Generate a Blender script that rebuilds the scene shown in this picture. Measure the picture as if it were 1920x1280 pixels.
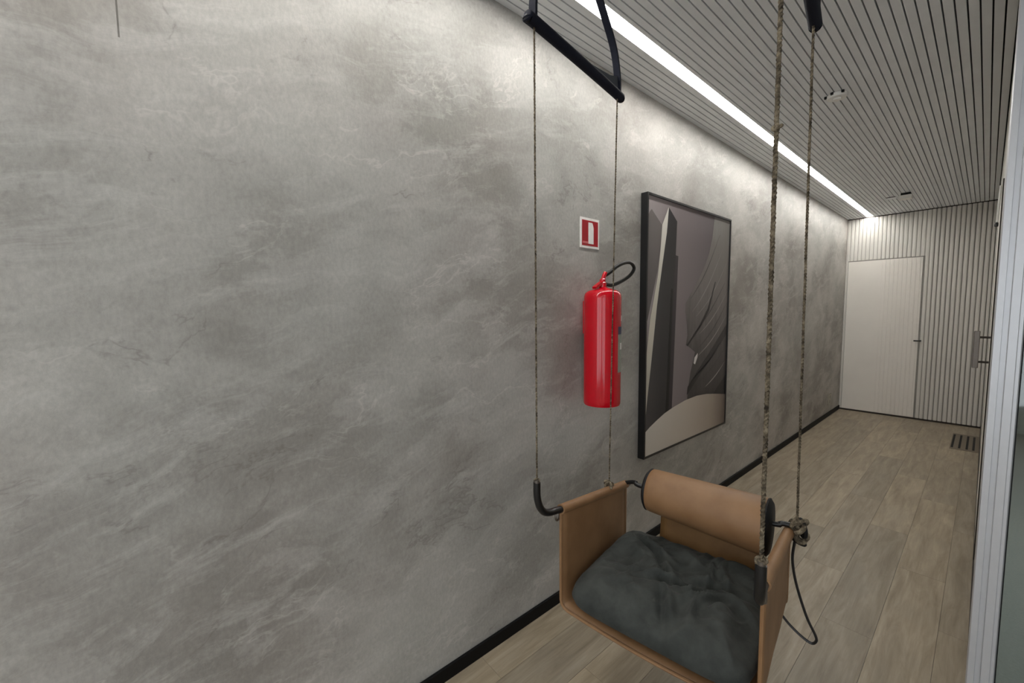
import bpy, bmesh, math, random
from mathutils import Vector, Matrix, noise
random.seed(7)
scene = bpy.context.scene
COL = scene.collection
for o in list(bpy.data.objects):
    bpy.data.objects.remove(o)

# ------------------------------------------------------------------ camera
H = 2.60                       # ceiling height
F = 759.9                      # focal length in pixels of a 1920 x 1280 frame
VP = (1851.0, 573.87)           # vanishing point of the corridor, horizon slope
HS = -0.00972
d = Vector((VP[0]-960, -(VP[1]-640), F)).normalized()
p2 = Vector((VP[0]-1000-960, -(VP[1]-1000*HS-640), F))
up = d.cross(p2).normalized()
if up.y < 0:
    up = -up
xr = up.cross(d).normalized()
R = Matrix((xr, d, up))        # rows: world axes in (right, up, forward) camera coordinates
right_w, up_w, fwd_w = R.col[0], R.col[1], R.col[2]
cam_data = bpy.data.cameras.new('camera')
cam = bpy.data.objects.new('camera', cam_data)
COL.objects.link(cam)
M3 = Matrix((right_w, up_w, -fwd_w)).transposed()
cam.matrix_world = Matrix.Translation((1.2868, 0.0, 1.4148)) @ M3.to_4x4()
cam_data.sensor_width = 36.0
cam_data.lens = F/1920*36
cam_data.clip_start = 0.01
scene.camera = cam

# ------------------------------------------------------------------ world, exposure
world = bpy.data.worlds.new('world')
scene.world = world
world.use_nodes = True
world.node_tree.nodes['Background'].inputs[0].default_value = (0.9, 0.95, 1.0, 1)
world.node_tree.nodes['Background'].inputs[1].default_value = 2.3
scene.view_settings.view_transform = 'Standard'
scene.view_settings.look = 'None'
scene.view_settings.gamma = 1
scene.view_settings.use_curve_mapping = False
scene.view_settings.exposure = 0.12
scene.cycles.max_bounces = 7
# daylight enters through two unseen lobby windows added for brightness; portals only guide the sampling
def portal(name, loc, rot, sx, sy):
    l = bpy.data.lights.new(name, 'AREA')
    l.shape = 'RECTANGLE'
    l.size, l.size_y = sx, sy
    l.cycles.is_portal = True
    o = bpy.data.objects.new(name, l)
    o.location = loc
    o.rotation_euler = rot
    COL.objects.link(o)
WIN_F = (0.5, 3.0, 0.25, 2.45)      # unseen window added in the wall behind the camera: x0, x1, z0, z1
WIN_S = (-2.9, -0.9, 0.25, 2.45)     # unseen window added in the lobby side wall: y0, y1, z0, z1
portal('added_window_portal', (1.75, -3.12, 1.35), (math.radians(90), 0, 0), 2.5, 2.2)
portal('added_window_portal', (3.52, -1.9, 1.35), (math.radians(90), 0, math.radians(90)), 2.0, 2.2)
LED_STRENGTH = 29.0
FILL_PANEL_STRENGTH = 3.5

# ------------------------------------------------------------------ material helpers
def srgb(r, g, b):
    f = lambda c: (c/255/12.92) if c/255 <= 0.04045 else ((c/255+0.055)/1.055)**2.4
    return (f(r), f(g), f(b), 1.0)

class NT:
    def __init__(s, name):
        s.m = bpy.data.materials.new(name)
        s.m.use_nodes = True
        s.t = s.m.node_tree
        s.b = s.t.nodes['Principled BSDF']
        s.out = s.t.nodes['Material Output']
    def n(s, kind, **kw):
        nd = s.t.nodes.new('ShaderNode'+kind)
        for k, v in kw.items():
            if hasattr(nd, k):
                setattr(nd, k, v)
        return nd
    def link(s, a, b):
        s.t.links.new(a, b)
    def pos(s, scale=(1, 1, 1), loc=(0, 0, 0), rot=(0, 0, 0), obj=False):
        if obj:
            src = s.n('TexCoord').outputs['Object']
        else:
            src = s.n('NewGeometry').outputs['Position']
        mp = s.n('Mapping')
        mp.inputs['Scale'].default_value = scale
        mp.inputs['Location'].default_value = loc
        mp.inputs['Rotation'].default_value = rot
        s.link(src, mp.inputs['Vector'])
        return mp.outputs['Vector']
    def noise(s, vec, scale=5, detail=4, rough=0.5, dist=0.0):
        nd = s.n('TexNoise')
        nd.inputs['Scale'].default_value = scale
        nd.inputs['Detail'].default_value = detail
        nd.inputs['Roughness'].default_value = rough
        nd.inputs['Distortion'].default_value = dist
        s.link(vec, nd.inputs['Vector'])
        return nd.outputs['Fac']
    def ramp(s, fac, stops):
        nd = s.n('ValToRGB')
        el = nd.color_ramp.elements
        while len(el) < len(stops):
            el.new(0.5)
        for e, (p, c) in zip(el, stops):
            e.position = p
            e.color = c if len(c) == 4 else (*c, 1)
        s.link(fac, nd.inputs['Fac'])
        return nd.outputs['Color']
    def mix(s, fac, a, b, mode='MIX'):
        nd = s.n('MixRGB', blend_type=mode)
        for sock, v in ((nd.inputs[0], fac), (nd.inputs[1], a), (nd.inputs[2], b)):
            if isinstance(v, bpy.types.NodeSocket):
                s.link(v, sock)
            else:
                sock.default_value = v
        return nd.outputs[0]
    def math(s, op, a, b=0.0, c=None):
        nd = s.n('Math', operation=op)
        vals = [a, b] + ([c] if c is not None else [])
        for i, v in enumerate(vals):
            if isinstance(v, bpy.types.NodeSocket):
                s.link(v, nd.inputs[i])
            else:
                nd.inputs[i].default_value = v
        return nd.outputs[0]
    def sep(s, vec):
        nd = s.n('SeparateXYZ')
        s.link(vec, nd.inputs[0])
        return nd.outputs
    def bump(s, h, strength=0.3, dist=0.01):
        nd = s.n('Bump')
        nd.inputs['Strength'].default_value = strength
        nd.inputs['Distance'].default_value = dist
        s.link(h, nd.inputs['Height'])
        s.link(nd.outputs[0], s.b.inputs['Normal'])
    def set(s, color=None, rough=None, metal=None, spec=None):
        if color is not None:
            if isinstance(color, bpy.types.NodeSocket):
                s.link(color, s.b.inputs['Base Color'])
            else:
                s.b.inputs['Base Color'].default_value = color
        if rough is not None:
            if isinstance(rough, bpy.types.NodeSocket):
                s.link(rough, s.b.inputs['Roughness'])
            else:
                s.b.inputs['Roughness'].default_value = rough
        if metal is not None:
            s.b.inputs['Metallic'].default_value = metal
        if spec is not None:
            s.b.inputs['Specular IOR Level'].default_value = spec
        return s.m

def simple(name, col, rough=0.5, metal=0.0, spec=0.5, var=0.06, scale=30, bump=0.0):
    t = NT(name)
    v = t.noise(t.pos(), scale, 4, 0.6)
    dark = tuple(c*(1-var) for c in col[:3]) + (1,)
    lite = tuple(min(1, c*(1+var)) for c in col[:3]) + (1,)
    t.set(t.ramp(v, [(0.3, dark), (0.7, lite)]), rough, metal, spec)
    if bump:
        t.bump(v, bump, 0.002)
    return t.m

def emission(name, col, strength):
    t = NT(name)
    t.b.inputs['Base Color'].default_value = col
    t.b.inputs['Emission Color'].default_value = col
    t.b.inputs['Emission Strength'].default_value = strength
    return t.m

def mat_microcement():
    t = NT('microcement')
    # trowelled clouds: broad soft patches, crisp-edged paler skims, a few wispy strokes, fine grain
    p = t.pos(rot=(math.radians(-14), 0, 0))
    def warped(scale, amount, mscale, loc):
        w = t.n('TexNoise')
        w.inputs['Scale'].default_value = scale
        w.inputs['Detail'].default_value = 4
        t.link(p, w.inputs['Vector'])
        ad = t.n('MixRGB', blend_type='ADD')
        ad.inputs[0].default_value = amount
        t.link(p, ad.inputs[1])
        t.link(w.outputs['Color'], ad.inputs[2])
        mp = t.n('Mapping')
        mp.inputs['Scale'].default_value = mscale
        mp.inputs['Location'].default_value = loc
        t.link(ad.outputs[0], mp.inputs['Vector'])
        return mp.outputs['Vector']
    big = t.noise(warped(2.0, 0.25, (1, 1.0, 1.5), (0, 0, 0)), 1.6, 7, 0.60, 0.1)
    base = t.ramp(big, [(0.30, srgb(135, 130, 124)), (0.43, srgb(150, 145, 139)), (0.50, srgb(162, 158, 152)), (0.56, srgb(172, 168, 162)), (0.70, srgb(188, 184, 178))])
    skim = t.noise(warped(3.0, 0.12, (1, 1.0, 1.4), (4, 2.3, 6.1)), 2.3, 7, 0.66, 0.2)
    base = t.mix(t.ramp(skim, [(0.525, (0, 0, 0)), (0.56, (0.34, 0.34, 0.34)), (0.8, (0.5, 0.5, 0.5))]), base, srgb(188, 184, 179))
    base = t.mix(t.ramp(skim, [(0.32, (0.5, 0.5, 0.5)), (0.45, (0, 0, 0))]), base, srgb(130, 124, 119))
    streak = t.noise(warped(1.5, 0.3, (1, 1.6, 8.0), (3, 1, 7)), 1.6, 7, 0.68, 0.3)
    base = t.mix(t.ramp(streak, [(0.52, (0, 0, 0)), (0.67, (0.5, 0.5, 0.5))]), base, srgb(198, 195, 190))
    base = t.mix(t.ramp(streak, [(0.26, (0.45, 0.45, 0.45)), (0.38, (0, 0, 0))]), base, srgb(126, 121, 115))
    cool = t.noise(t.pos(loc=(5, 2.6, 1.4)), 0.75, 3, 0.5)
    base = t.mix(t.ramp(cool, [(0.45, (0, 0, 0)), (0.62, (0.35, 0.35, 0.35))]), base, srgb(163, 166, 161))
    fine = t.noise(t.pos(scale=(1, 1.6, 1)), 60, 4, 0.7)
    base = t.mix(0.22, base, t.ramp(fine, [(0.3, (0.25, 0.25, 0.25)), (0.7, (0.75, 0.75, 0.75))]), 'OVERLAY')
    pit = t.noise(t.pos(loc=(1, 3, 2)), 38, 3, 0.6)
    base = t.mix(t.ramp(pit, [(0.73, (0, 0, 0)), (0.77, (0.5, 0.5, 0.5))]), base, srgb(190, 187, 182))
    vn = t.noise(warped(2.2, 0.35, (1, 1.0, 2.2), (9, 4, 2)), 1.3, 6, 0.6, 0.2)
    vein = t.ramp(t.math('ABSOLUTE', t.math('SUBTRACT', vn, 0.5)), [(0.0, (1, 1, 1)), (0.009, (0, 0, 0))])
    base = t.mix(t.math('MULTIPLY', vein, t.ramp(skim, [(0.45, (0, 0, 0)), (0.6, (0.5, 0.5, 0.5))])), base, srgb(204, 200, 194))
    base = t.mix(t.math('MULTIPLY', vein, t.ramp(skim, [(0.40, (0.4, 0.4, 0.4)), (0.47, (0, 0, 0))])), base, srgb(112, 106, 100))
    xyz = t.sep(t.n('NewGeometry').outputs['Position'])
    # hairline joint at the top left and the pale ring left by a removed fixing
    crack = t.math('MULTIPLY', t.math('LESS_THAN', t.math('ABSOLUTE', t.math('ADD', xyz[1], 0.042)), 0.0016), t.math('GREATER_THAN', xyz[2], 2.03))
    base = t.mix(t.math('MULTIPLY', crack, 0.7), base, srgb(62, 56, 50))
    dy = t.math('SUBTRACT', xyz[1], 1.773)
    dz = t.math('SUBTRACT', xyz[2], 0.684)
    rr = t.math('SQRT', t.math('ADD', t.math('MULTIPLY', dy, dy), t.math('MULTIPLY', dz, dz)))
    ring = t.math('LESS_THAN', t.math('ABSOLUTE', t.math('SUBTRACT', rr, 0.05)), 0.006)
    base = t.mix(t.math('MULTIPLY', ring, t.math('MULTIPLY', skim, 1.0)), base, srgb(180, 174, 165))
    t.set(base, 0.55, spec=0.35)
    h = t.math('ADD', t.math('MULTIPLY', skim, 0.8), t.math('ADD', t.math('MULTIPLY', streak, 0.7), t.math('MULTIPLY', fine, 0.35)))
    t.bump(h, 0.25, 0.010)
    return t.m

def mat_plank():
    t = NT('wood_plank')
    info = t.n('ObjectInfo')
    vec = t.n('VectorMath', operation='ADD')
    t.link(t.n('NewGeometry').outputs['Position'], vec.inputs[0])
    cmb = t.n('CombineXYZ')
    t.link(t.math('MULTIPLY', info.outputs['Random'], 37.0), cmb.inputs[0])
    t.link(t.math('MULTIPLY', info.outputs['Random'], 91.0), cmb.inputs[1])
    t.link(cmb.outputs[0], vec.inputs[1])
    mp = t.n('Mapping')
    mp.inputs['Scale'].default_value = (9, 1.1, 1)
    t.link(vec.outputs[0], mp.inputs['Vector'])
    g = t.noise(mp.outputs['Vector'], 2.6, 8, 0.62, 0.6)
    col = t.ramp(g, [(0.28, srgb(128, 116, 98)), (0.48, srgb(150, 138, 119)), (0.62, srgb(163, 151, 132)), (0.8, srgb(176, 165, 147))])
    mp2 = t.n('Mapping')
    mp2.inputs['Scale'].default_value = (70, 3.0, 1)
    t.link(vec.outputs[0], mp2.inputs['Vector'])
    fib = t.noise(mp2.outputs['Vector'], 1.8, 4, 0.6, 0.3)
    col = t.mix(0.22, col, t.ramp(fib, [(0.3, (0.3, 0.3, 0.3)), (0.7, (0.7, 0.7, 0.7))]), 'OVERLAY')
    mp3 = t.n('Mapping')
    mp3.inputs['Scale'].default_value = (3.0, 1.2, 1)
    t.link(vec.outputs[0], mp3.inputs['Vector'])
    cl = t.noise(mp3.outputs['Vector'], 2.2, 4, 0.55)
    col = t.mix(t.ramp(cl, [(0.5, (0, 0, 0)), (0.7, (0.4, 0.4, 0.4))]), col, srgb(140, 132, 118))
    tone = t.ramp(info.outputs['Random'], [(0, (0.82, 0.82, 0.82)), (0.5, (0.95, 0.94, 0.93)), (1, (1.08, 1.06, 1.02))])
    col = t.mix(1.0, col, tone, 'MULTIPLY')
    t.set(col, 0.42, spec=0.4)
    t.bump(fib, 0.08, 0.002)
    return t.m

def mat_leather(name='tan_leather', a=(128, 95, 64), b=(150, 115, 81)):
    t = NT(name)
    p = t.pos()
    v = t.noise(p, 9, 5, 0.55)
    vo = t.n('TexVoronoi', feature='DISTANCE_TO_EDGE')
    vo.inputs['Scale'].default_value = 420
    t.link(p, vo.inputs['Vector'])
    t.set(t.ramp(v, [(0.3, srgb(*a)), (0.7, srgb(*b))]), 0.48, spec=0.4)
    t.bump(vo.outputs['Distance'], 0.12, 0.001)
    return t.m

def mat_velvet():
    t = NT('charcoal_fabric')
    p = t.pos()
    v = t.noise(p, 14, 5, 0.6)
    w = t.noise(p, 600, 2, 0.5)
    t.set(t.ramp(v, [(0.3, srgb(50, 53, 51)), (0.72, srgb(72, 75, 72))]), 0.85, spec=0.2)
    t.b.inputs['Sheen Weight'].default_value = 0.08
    t.b.inputs['Sheen Roughness'].default_value = 0.4
    t.bump(t.math('ADD', t.math('MULTIPLY', t.noise(p, 26, 4, 0.55, 0.5), 2.5), w), 0.25, 0.004)
    return t.m

def mat_rope():
    t = NT('jute_rope')
    v = t.noise(t.pos(scale=(1, 1, 1)), 60, 4, 0.65)
    f = t.noise(t.pos(scale=(6, 6, 1.2)), 90, 3, 0.6)
    c = t.ramp(v, [(0.32, srgb(52, 46, 38)), (0.5, srgb(104, 94, 78)), (0.70, srgb(158, 146, 124))])
    t.set(t.mix(0.3, c, t.ramp(f, [(0.3, (0.2, 0.2, 0.2)), (0.7, (0.8, 0.8, 0.8))]), 'OVERLAY'), 0.85, spec=0.2)
    t.bump(f, 0.4, 0.002)
    return t.m

def mat_glass():
    t = NT('partition_glass')
    tr = t.n('BsdfTransparent')
    tr.inputs[0].default_value = (0.80, 0.86, 0.84, 1)
    gl = t.n('BsdfGlossy')
    gl.inputs['Roughness'].default_value = 0.03
    fr = t.n('Fresnel')
    fr.inputs[0].default_value = 1.5
    sm = t.noise(t.pos(), 3, 3, 0.5)
    mx = t.n('MixShader')
    t.link(t.math('ADD', t.math('MULTIPLY', fr.outputs[0], 1.6), t.math('MULTIPLY', sm, 0.04)), mx.inputs[0])
    t.link(tr.outputs[0], mx.inputs[1])
    t.link(gl.outputs[0], mx.inputs[2])
    t.link(mx.outputs[0], t.out.inputs['Surface'])
    return t.m

def mat_print(name, stops, rot=0.0, streak=0.0, sscale=(1, 12, 1.5), axis='y', lo=0.0, hi=1.0, rough=0.3):
    """flat printed ink: a two or three tone gradient along the print with optional fibres"""
    t = NT(name)
    xyz = t.sep(t.n('NewGeometry').outputs['Position'])
    src = xyz[1] if axis == 'y' else xyz[2]
    mr = t.n('MapRange')
    t.link(src, mr.inputs['Value'])
    mr.inputs['From Min'].default_value = lo
    mr.inputs['From Max'].default_value = hi
    v = mr.outputs[0]
    if streak:
        s = t.noise(t.pos(scale=sscale, rot=(rot, 0, 0)), 4.0, 7, 0.7, 0.4)
        v = t.math('ADD', v, t.math('MULTIPLY', t.math('SUBTRACT', s, 0.5), streak))
    t.set(t.ramp(v, stops), rough, spec=0.3)
    return t.m

M = {}
M['wall'] = mat_microcement()
M['plank'] = mat_plank()
M['leather'] = mat_leather()
M['leather_back'] = mat_leather('tan_leather_back', (118, 86, 52), (138, 104, 64))
M['velvet'] = mat_velvet()
M['rope'] = mat_rope()
M['glass'] = mat_glass()
M['black'] = simple('black_steel', srgb(22, 22, 23), 0.35, 0.0, 0.5)
M['black_matt'] = simple('black_matt', srgb(17, 17, 19), 0.6, 0, 0.3)
M['baseboard'] = simple('black_baseboard', srgb(10, 10, 11), 0.6, 0, 0.2)
M['navy'] = simple('navy_webbing', srgb(20, 23, 36), 0.8, 0, 0.25, 0.15, 300, 0.3)
M['slat'] = simple('grey_ceiling_slat', srgb(222, 224, 226), 0.6, 0, 0.3, 0.03, 8)
M['gap'] = simple('dark_ceiling_void', srgb(30, 28, 27), 0.9)
M['white_wall'] = simple('white_panelling', srgb(216, 213, 207), 0.5, 0, 0.35, 0.02, 5)
M['door'] = simple('white_door', srgb(232, 227, 220), 0.42, 0, 0.4, 0.02, 4)
M['plain'] = simple('pale_plaster', srgb(200, 197, 192), 0.7, 0, 0.3, 0.03, 6)
M['room_floor'] = simple('grey_carpet', srgb(140, 142, 140), 0.8, 0, 0.2, 0.08, 90)
M['alu'] = simple('pale_aluminium', srgb(204, 206, 210), 0.35, 0.25, 0.5, 0.02, 20)
M['steel'] = simple('brushed_steel', srgb(120, 114, 108), 0.35, 0.8, 0.5)
M['white_plastic'] = simple('white_plastic', srgb(226, 225, 220), 0.4)
M['red'] = simple('red_enamel', srgb(192, 2, 26), 0.12, 0, 0.6, 0.03)
M['sign_red'] = simple('sign_red', srgb(160, 8, 26), 0.35)
M['sign_white'] = simple('sign_white', srgb(240, 236, 232), 0.35)
M['sign_pink'] = simple('sign_pink', srgb(205, 110, 112), 0.35)
M['label_grey'] = simple('label_grey', srgb(140, 146, 134), 0.4, 0, 0.4, 0.15, 60)
M['label_navy'] = simple('label_navy', srgb(40, 44, 78), 0.4)
M['hose'] = simple('black_rubber', srgb(20, 18, 17), 0.45)
M['dark'] = simple('dark_brown_metal', srgb(48, 40, 34), 0.6)  # plain dark brown for slab, skirting strips, jambs and standoffs
M['backing'] = simple('panel_backing', srgb(150, 147, 142), 0.8)
M['led'] = emission('led_diffuser', (1.0, 0.975, 0.93, 1), LED_STRENGTH)
M['room_fill'] = emission('room_fill_diffuser', (1.0, 0.985, 0.96, 1), 24.0)  # unseen panel added to brighten the room behind the glass
M['lobby_fill'] = emission('lobby_fill_diffuser', (1.0, 0.985, 0.96, 1), FILL_PANEL_STRENGTH)  # unseen lobby ceiling panels added as fill light

# ------------------------------------------------------------------ mesh helpers
class MB:
    def __init__(s):
        s.v = []
        s.f = []
    def box(s, x0, x1, y0, y1, z0, z1):
        i = len(s.v)
        s.v += [(x0, y0, z0), (x1, y0, z0), (x1, y1, z0), (x0, y1, z0), (x0, y0, z1), (x1, y0, z1), (x1, y1, z1), (x0, y1, z1)]
        s.f += [tuple(i+k for k in q) for q in ((0, 3, 2, 1), (4, 5, 6, 7), (0, 1, 5, 4), (1, 2, 6, 5), (2, 3, 7, 6), (3, 0, 4, 7))]
        return s
    def tube(s, pts, r, n=10, twist=0.0, lobe=0.0, cap=True):
        pts = [Vector(p) for p in pts]
        base = len(s.v)
        t0 = (pts[1]-pts[0]).normalized()
        ref = Vector((0, 0, 1)) if abs(t0.z) < 0.9 else Vector((1, 0, 0))
        nrm = (ref - t0*ref.dot(t0)).normalized()
        L = 0.0
        for k, p in enumerate(pts):
            if k == 0:
                t = t0
            elif k == len(pts)-1:
                t = (pts[k]-pts[k-1]).normalized()
            else:
                t = (pts[k+1]-pts[k-1]).normalized()
            if k:
                L += (pts[k]-pts[k-1]).length
            nrm = (nrm - t*nrm.dot(t)).normalized()
            bn = t.cross(nrm)
            rk = r[k] if isinstance(r, (list, tuple)) else r
            for j in range(n):
                a = 2*math.pi*j/n
                rr = rk*(1+lobe*math.cos(3*a))
                a2 = a + twist*L
                s.v.append(tuple(p + nrm*(rr*math.cos(a2)) + bn*(rr*math.sin(a2))))
        m = len(pts)
        for k in range(m-1):
            for j in range(n):
                a = base+k*n+j
                b = base+k*n+(j+1) % n
                s.f.append((a, b, b+n, a+n))
        if cap:
            s.f.append(tuple(base+j for j in reversed(range(n))))
            s.f.append(tuple(base+(m-1)*n+j for j in range(n)))
        return s
    def lathe(s, prof, n=32, c=(0, 0, 0), axis='z'):
        base = len(s.v)
        for r, h in prof:
            for j in range(n):
                a = 2*math.pi*j/n
                q = (r*math.cos(a), r*math.sin(a), h)
                if axis == 'x':
                    q = (q[2], q[0], q[1])
                elif axis == 'y':
                    q = (q[1], q[2], q[0])
                s.v.append((q[0]+c[0], q[1]+c[1], q[2]+c[2]))
        for k in range(len(prof)-1):
            for j in range(n):
                a = base+k*n+j
                b = base+k*n+(j+1) % n
                s.f.append((a, b, b+n, a+n))
        s.f.append(tuple(base+j for j in reversed(range(n))))
        s.f.append(tuple(base+(len(prof)-1)*n+j for j in range(n)))
        return s
    def prism(s, poly, fn0, fn1):
        """polygon extruded between two placements"""
        i = len(s.v)
        n = len(poly)
        s.v += [fn0(p) for p in poly] + [fn1(p) for p in poly]
        s.f.append(tuple(i+k for k in range(n)))
        s.f.append(tuple(i+n+k for k in reversed(range(n))))
        for k in range(n):
            s.f.append((i+k, i+n+k, i+n+(k+1) % n, i+(k+1) % n))
        return s
    def torus(s, c, R0, r, axis=Vector((0, 0, 1)), n=20, m=8, sx=1.0):
        q = Vector((0, 0, 1)).rotation_difference(Vector(axis).normalized())
        base = len(s.v)
        for i in range(n):
            a = 2*math.pi*i/n
            for j in range(m):
                b = 2*math.pi*j/m
                p = Vector(((R0+r*math.cos(b))*math.cos(a)*sx, (R0+r*math.cos(b))*math.sin(a), r*math.sin(b)))
                s.v.append(tuple(q @ p + Vector(c)))
        for i in range(n):
            for j in range(m):
                s.f.append((base+i*m+j, base+((i+1) % n)*m+j, base+((i+1) % n)*m+(j+1) % m, base+i*m+(j+1) % m))
        return s
    def mesh(s, name, smooth=False):
        me = bpy.data.meshes.new(name)
        me.from_pydata(s.v, [], s.f)
        bm = bmesh.new()
        bm.from_mesh(me)
        bmesh.ops.recalc_face_normals(bm, faces=bm.faces)
        bm.to_mesh(me)
        bm.free()
        if smooth:
            me.polygons.foreach_set('use_smooth', [True]*len(me.polygons))
            try:
                me.set_sharp_from_angle(angle=math.radians(40))
            except Exception:
                pass
        return me
    def build(s, name, mat, parent=None, smooth=False, bevel=0.0):
        o = bpy.data.objects.new(name, s.mesh(name, smooth))
        o.data.materials.append(mat)
        COL.objects.link(o)
        if parent:
            o.parent = parent
        if bevel:
            b = o.modifiers.new('bevel', 'BEVEL')
            b.width = bevel
            b.segments = 2
            b.limit_method = 'ANGLE'
        return o

def tag(o, label=None, cat=None, group=None, kind=None):
    for k, v in (('label', label), ('category', cat), ('group', group), ('kind', kind)):
        if v:
            o[k] = v
    return o

def empty(name, loc=(0, 0, 0)):
    o = bpy.data.objects.new(name, None)
    o.location = loc
    o.empty_display_size = 0.1
    COL.objects.link(o)
    return o

def reparent(o, root):
    """keep world placement of a mesh whose vertices are in world coordinates"""
    o.parent = root
    o.matrix_parent_inverse = Matrix.Translation(root.location).inverted()
    return o

def smooth_path(pts, k=6):
    pts = [Vector(p) for p in pts]
    out = []
    for i in range(len(pts)-1):
        p0 = pts[max(i-1, 0)]; p1 = pts[i]; p2_ = pts[i+1]; p3 = pts[min(i+2, len(pts)-1)]
        for j in range(k):
            t = j/k
            out.append(0.5*((2*p1)+(p2_-p0)*t+(2*p0-5*p1+4*p2_-p3)*t*t+(3*p1-p0-3*p2_+p3)*t**3))
    out.append(pts[-1])
    return out

# ------------------------------------------------------------------ setting
Y_BACK = 7.128
X_RIGHT = 1.312
Y_JAMB = 2.05
Y_FRONT = -3.0
X_LOBBY = 3.4

wl = tag(MB().box(-0.12, 0, Y_FRONT, Y_BACK, 0, H+0.06).build('wall_left', M['wall']), 'grey trowelled concrete wall along the left of the corridor', 'wall', kind='structure')
tag(MB().box(0.0, 0.012, Y_FRONT, Y_BACK, 0, 0.055).build('baseboard_left', M['baseboard'], bevel=0.002), 'thin black skirting at the foot of the grey concrete wall', 'skirting', kind='structure')

# floor: slab plus planks laid along the corridor
floor = tag(MB().box(-0.12, X_LOBBY+0.1, Y_FRONT-0.1, Y_BACK+0.1, -0.12, -0.006).build('floor', M['dark']), 'greyish brown wood plank floor running down the corridor', 'floor', kind='structure')
PW = 0.18
plank_meshes = {}
def plank(x0, x1, y0, y1):
    key = (round(x1-x0, 3), round(y1-y0, 3))
    if key not in plank_meshes:
        me = MB().box(0, key[0]-0.0011, 0, key[1]-0.0009, -0.006, 0).mesh('plank')
        me.materials.append(M['plank'])
        plank_meshes[key] = me
    o = bpy.data.objects.new('plank', plank_meshes[key])
    o.location = (x0, y0, 0)
    o.parent = floor
    COL.objects.link(o)
xe = [0.0] + [0.14+PW*k for k in range(7)] + [X_RIGHT+0.04]
rowsx = [(xe[i], xe[i+1]) for i in range(len(xe)-1)]
for i, (a, b) in enumerate(rowsx):
    y = Y_FRONT + 0.25 - (i*0.47 % 1.22)
    while y < Y_BACK:
        y0 = max(y, Y_FRONT); y1 = min(y+1.22, Y_BACK)
        if y1-y0 > 0.02:
            plank(a, b, y0, y1)
        y += 1.22
a = X_RIGHT+0.04
i = 0
while a < X_LOBBY:
    b = min(a+PW, X_LOBBY)
    y = Y_FRONT + 0.1 - (i*0.47 % 1.22)
    while y < Y_JAMB:
        y0 = max(y, Y_FRONT); y1 = min(y+1.22, Y_JAMB)
        if y1-y0 > 0.02:
            plank(a, b, y0, y1)
        y += 1.22
    a = b
    i += 1
tag(MB().box(X_RIGHT+0.04, X_LOBBY, Y_JAMB, Y_BACK, -0.006, 0.0).build('floor_room', M['room_floor']), 'grey floor behind the glass partition', 'floor', kind='structure')

# ceiling: dark void with painted slats running along the corridor
ceil = tag(MB().box(-0.12, X_LOBBY+0.1, Y_FRONT-0.1, Y_BACK+0.1, H+0.03, H+0.14).build('ceiling', M['gap']), 'grey slatted ceiling with dark gaps', 'ceiling', kind='structure')
LED0, LED1 = 0.2015, 0.2602
PITCH = 0.0332
GAP = 0.0055
smesh = MB().box(0, PITCH-GAP, Y_FRONT, Y_BACK-0.004, 0, 0.03).mesh('slat')
smesh.materials.append(M['slat'])
def slat(x):
    o = bpy.data.objects.new('slat', smesh)
    o.location = (x, 0, H)
    o.parent = ceil
    COL.objects.link(o)
for k in range(5):
    slat(LED0-0.034-PITCH*(k)+0.0)
slat(LED0-0.034-PITCH*5+0.0)
edge = 0.0
for k in range(31):
    slat(LED1+0.022+PITCH*k)
# flat metal trims either side of the light slot
t1 = MB().box(LED0-0.006, LED0-0.0005, Y_FRONT, Y_BACK-0.004, H-0.001, H+0.03).build('slot_trim', M['slat'], ceil)
t2 = MB().box(LED1+0.0005, LED1+0.017, Y_FRONT, Y_BACK-0.004, H-0.001, H+0.03).build('slot_trim', M['slat'], ceil)
MB().box(X_RIGHT+0.045, X_LOBBY, Y_FRONT, Y_BACK, H, H+0.03).build('lobby_panel', M['slat'], ceil)
led = empty('led_strip_light', ((LED0+LED1)/2, 2.0, H))
tag(led, 'long bright white recessed light strip in the slatted ceiling', 'light')
reparent(MB().box(LED0, LED1, Y_FRONT, Y_BACK-0.02, H+0.006, H+0.012).build('diffuser', M['led']), led)
reparent(MB().box(LED0, LED1, Y_FRONT, Y_BACK-0.02, H+0.013, H+0.029).build('housing', M['white_plastic']), led)

# lobby around the camera: plain walls, two unseen ceiling panels added as fill light
wf = MB()
wf.box(-0.12, WIN_F[0], Y_FRONT-0.1, Y_FRONT, 0, H+0.03).box(WIN_F[1], X_LOBBY, Y_FRONT-0.1, Y_FRONT, 0, H+0.03)
wf.box(WIN_F[0], WIN_F[1], Y_FRONT-0.1, Y_FRONT, 0, WIN_F[2]).box(WIN_F[0], WIN_F[1], Y_FRONT-0.1, Y_FRONT, WIN_F[3], H+0.03)
tag(wf.build('wall_front', M['plain']), 'pale wall with an added wide window behind the photographer', 'wall', kind='structure')
ws = MB()
ws.box(X_LOBBY, X_LOBBY+0.1, Y_FRONT-0.1, WIN_S[0], 0, H+0.03).box(X_LOBBY, X_LOBBY+0.1, WIN_S[1], Y_BACK+0.1, 0, H+0.03)
ws.box(X_LOBBY, X_LOBBY+0.1, WIN_S[0], WIN_S[1], 0, WIN_S[2]).box(X_LOBBY, X_LOBBY+0.1, WIN_S[0], WIN_S[1], WIN_S[3], H+0.03)
tag(ws.build('wall_lobby', M['plain']), 'pale wall with an added wide window on the far side of the lobby', 'wall', kind='structure')
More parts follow.
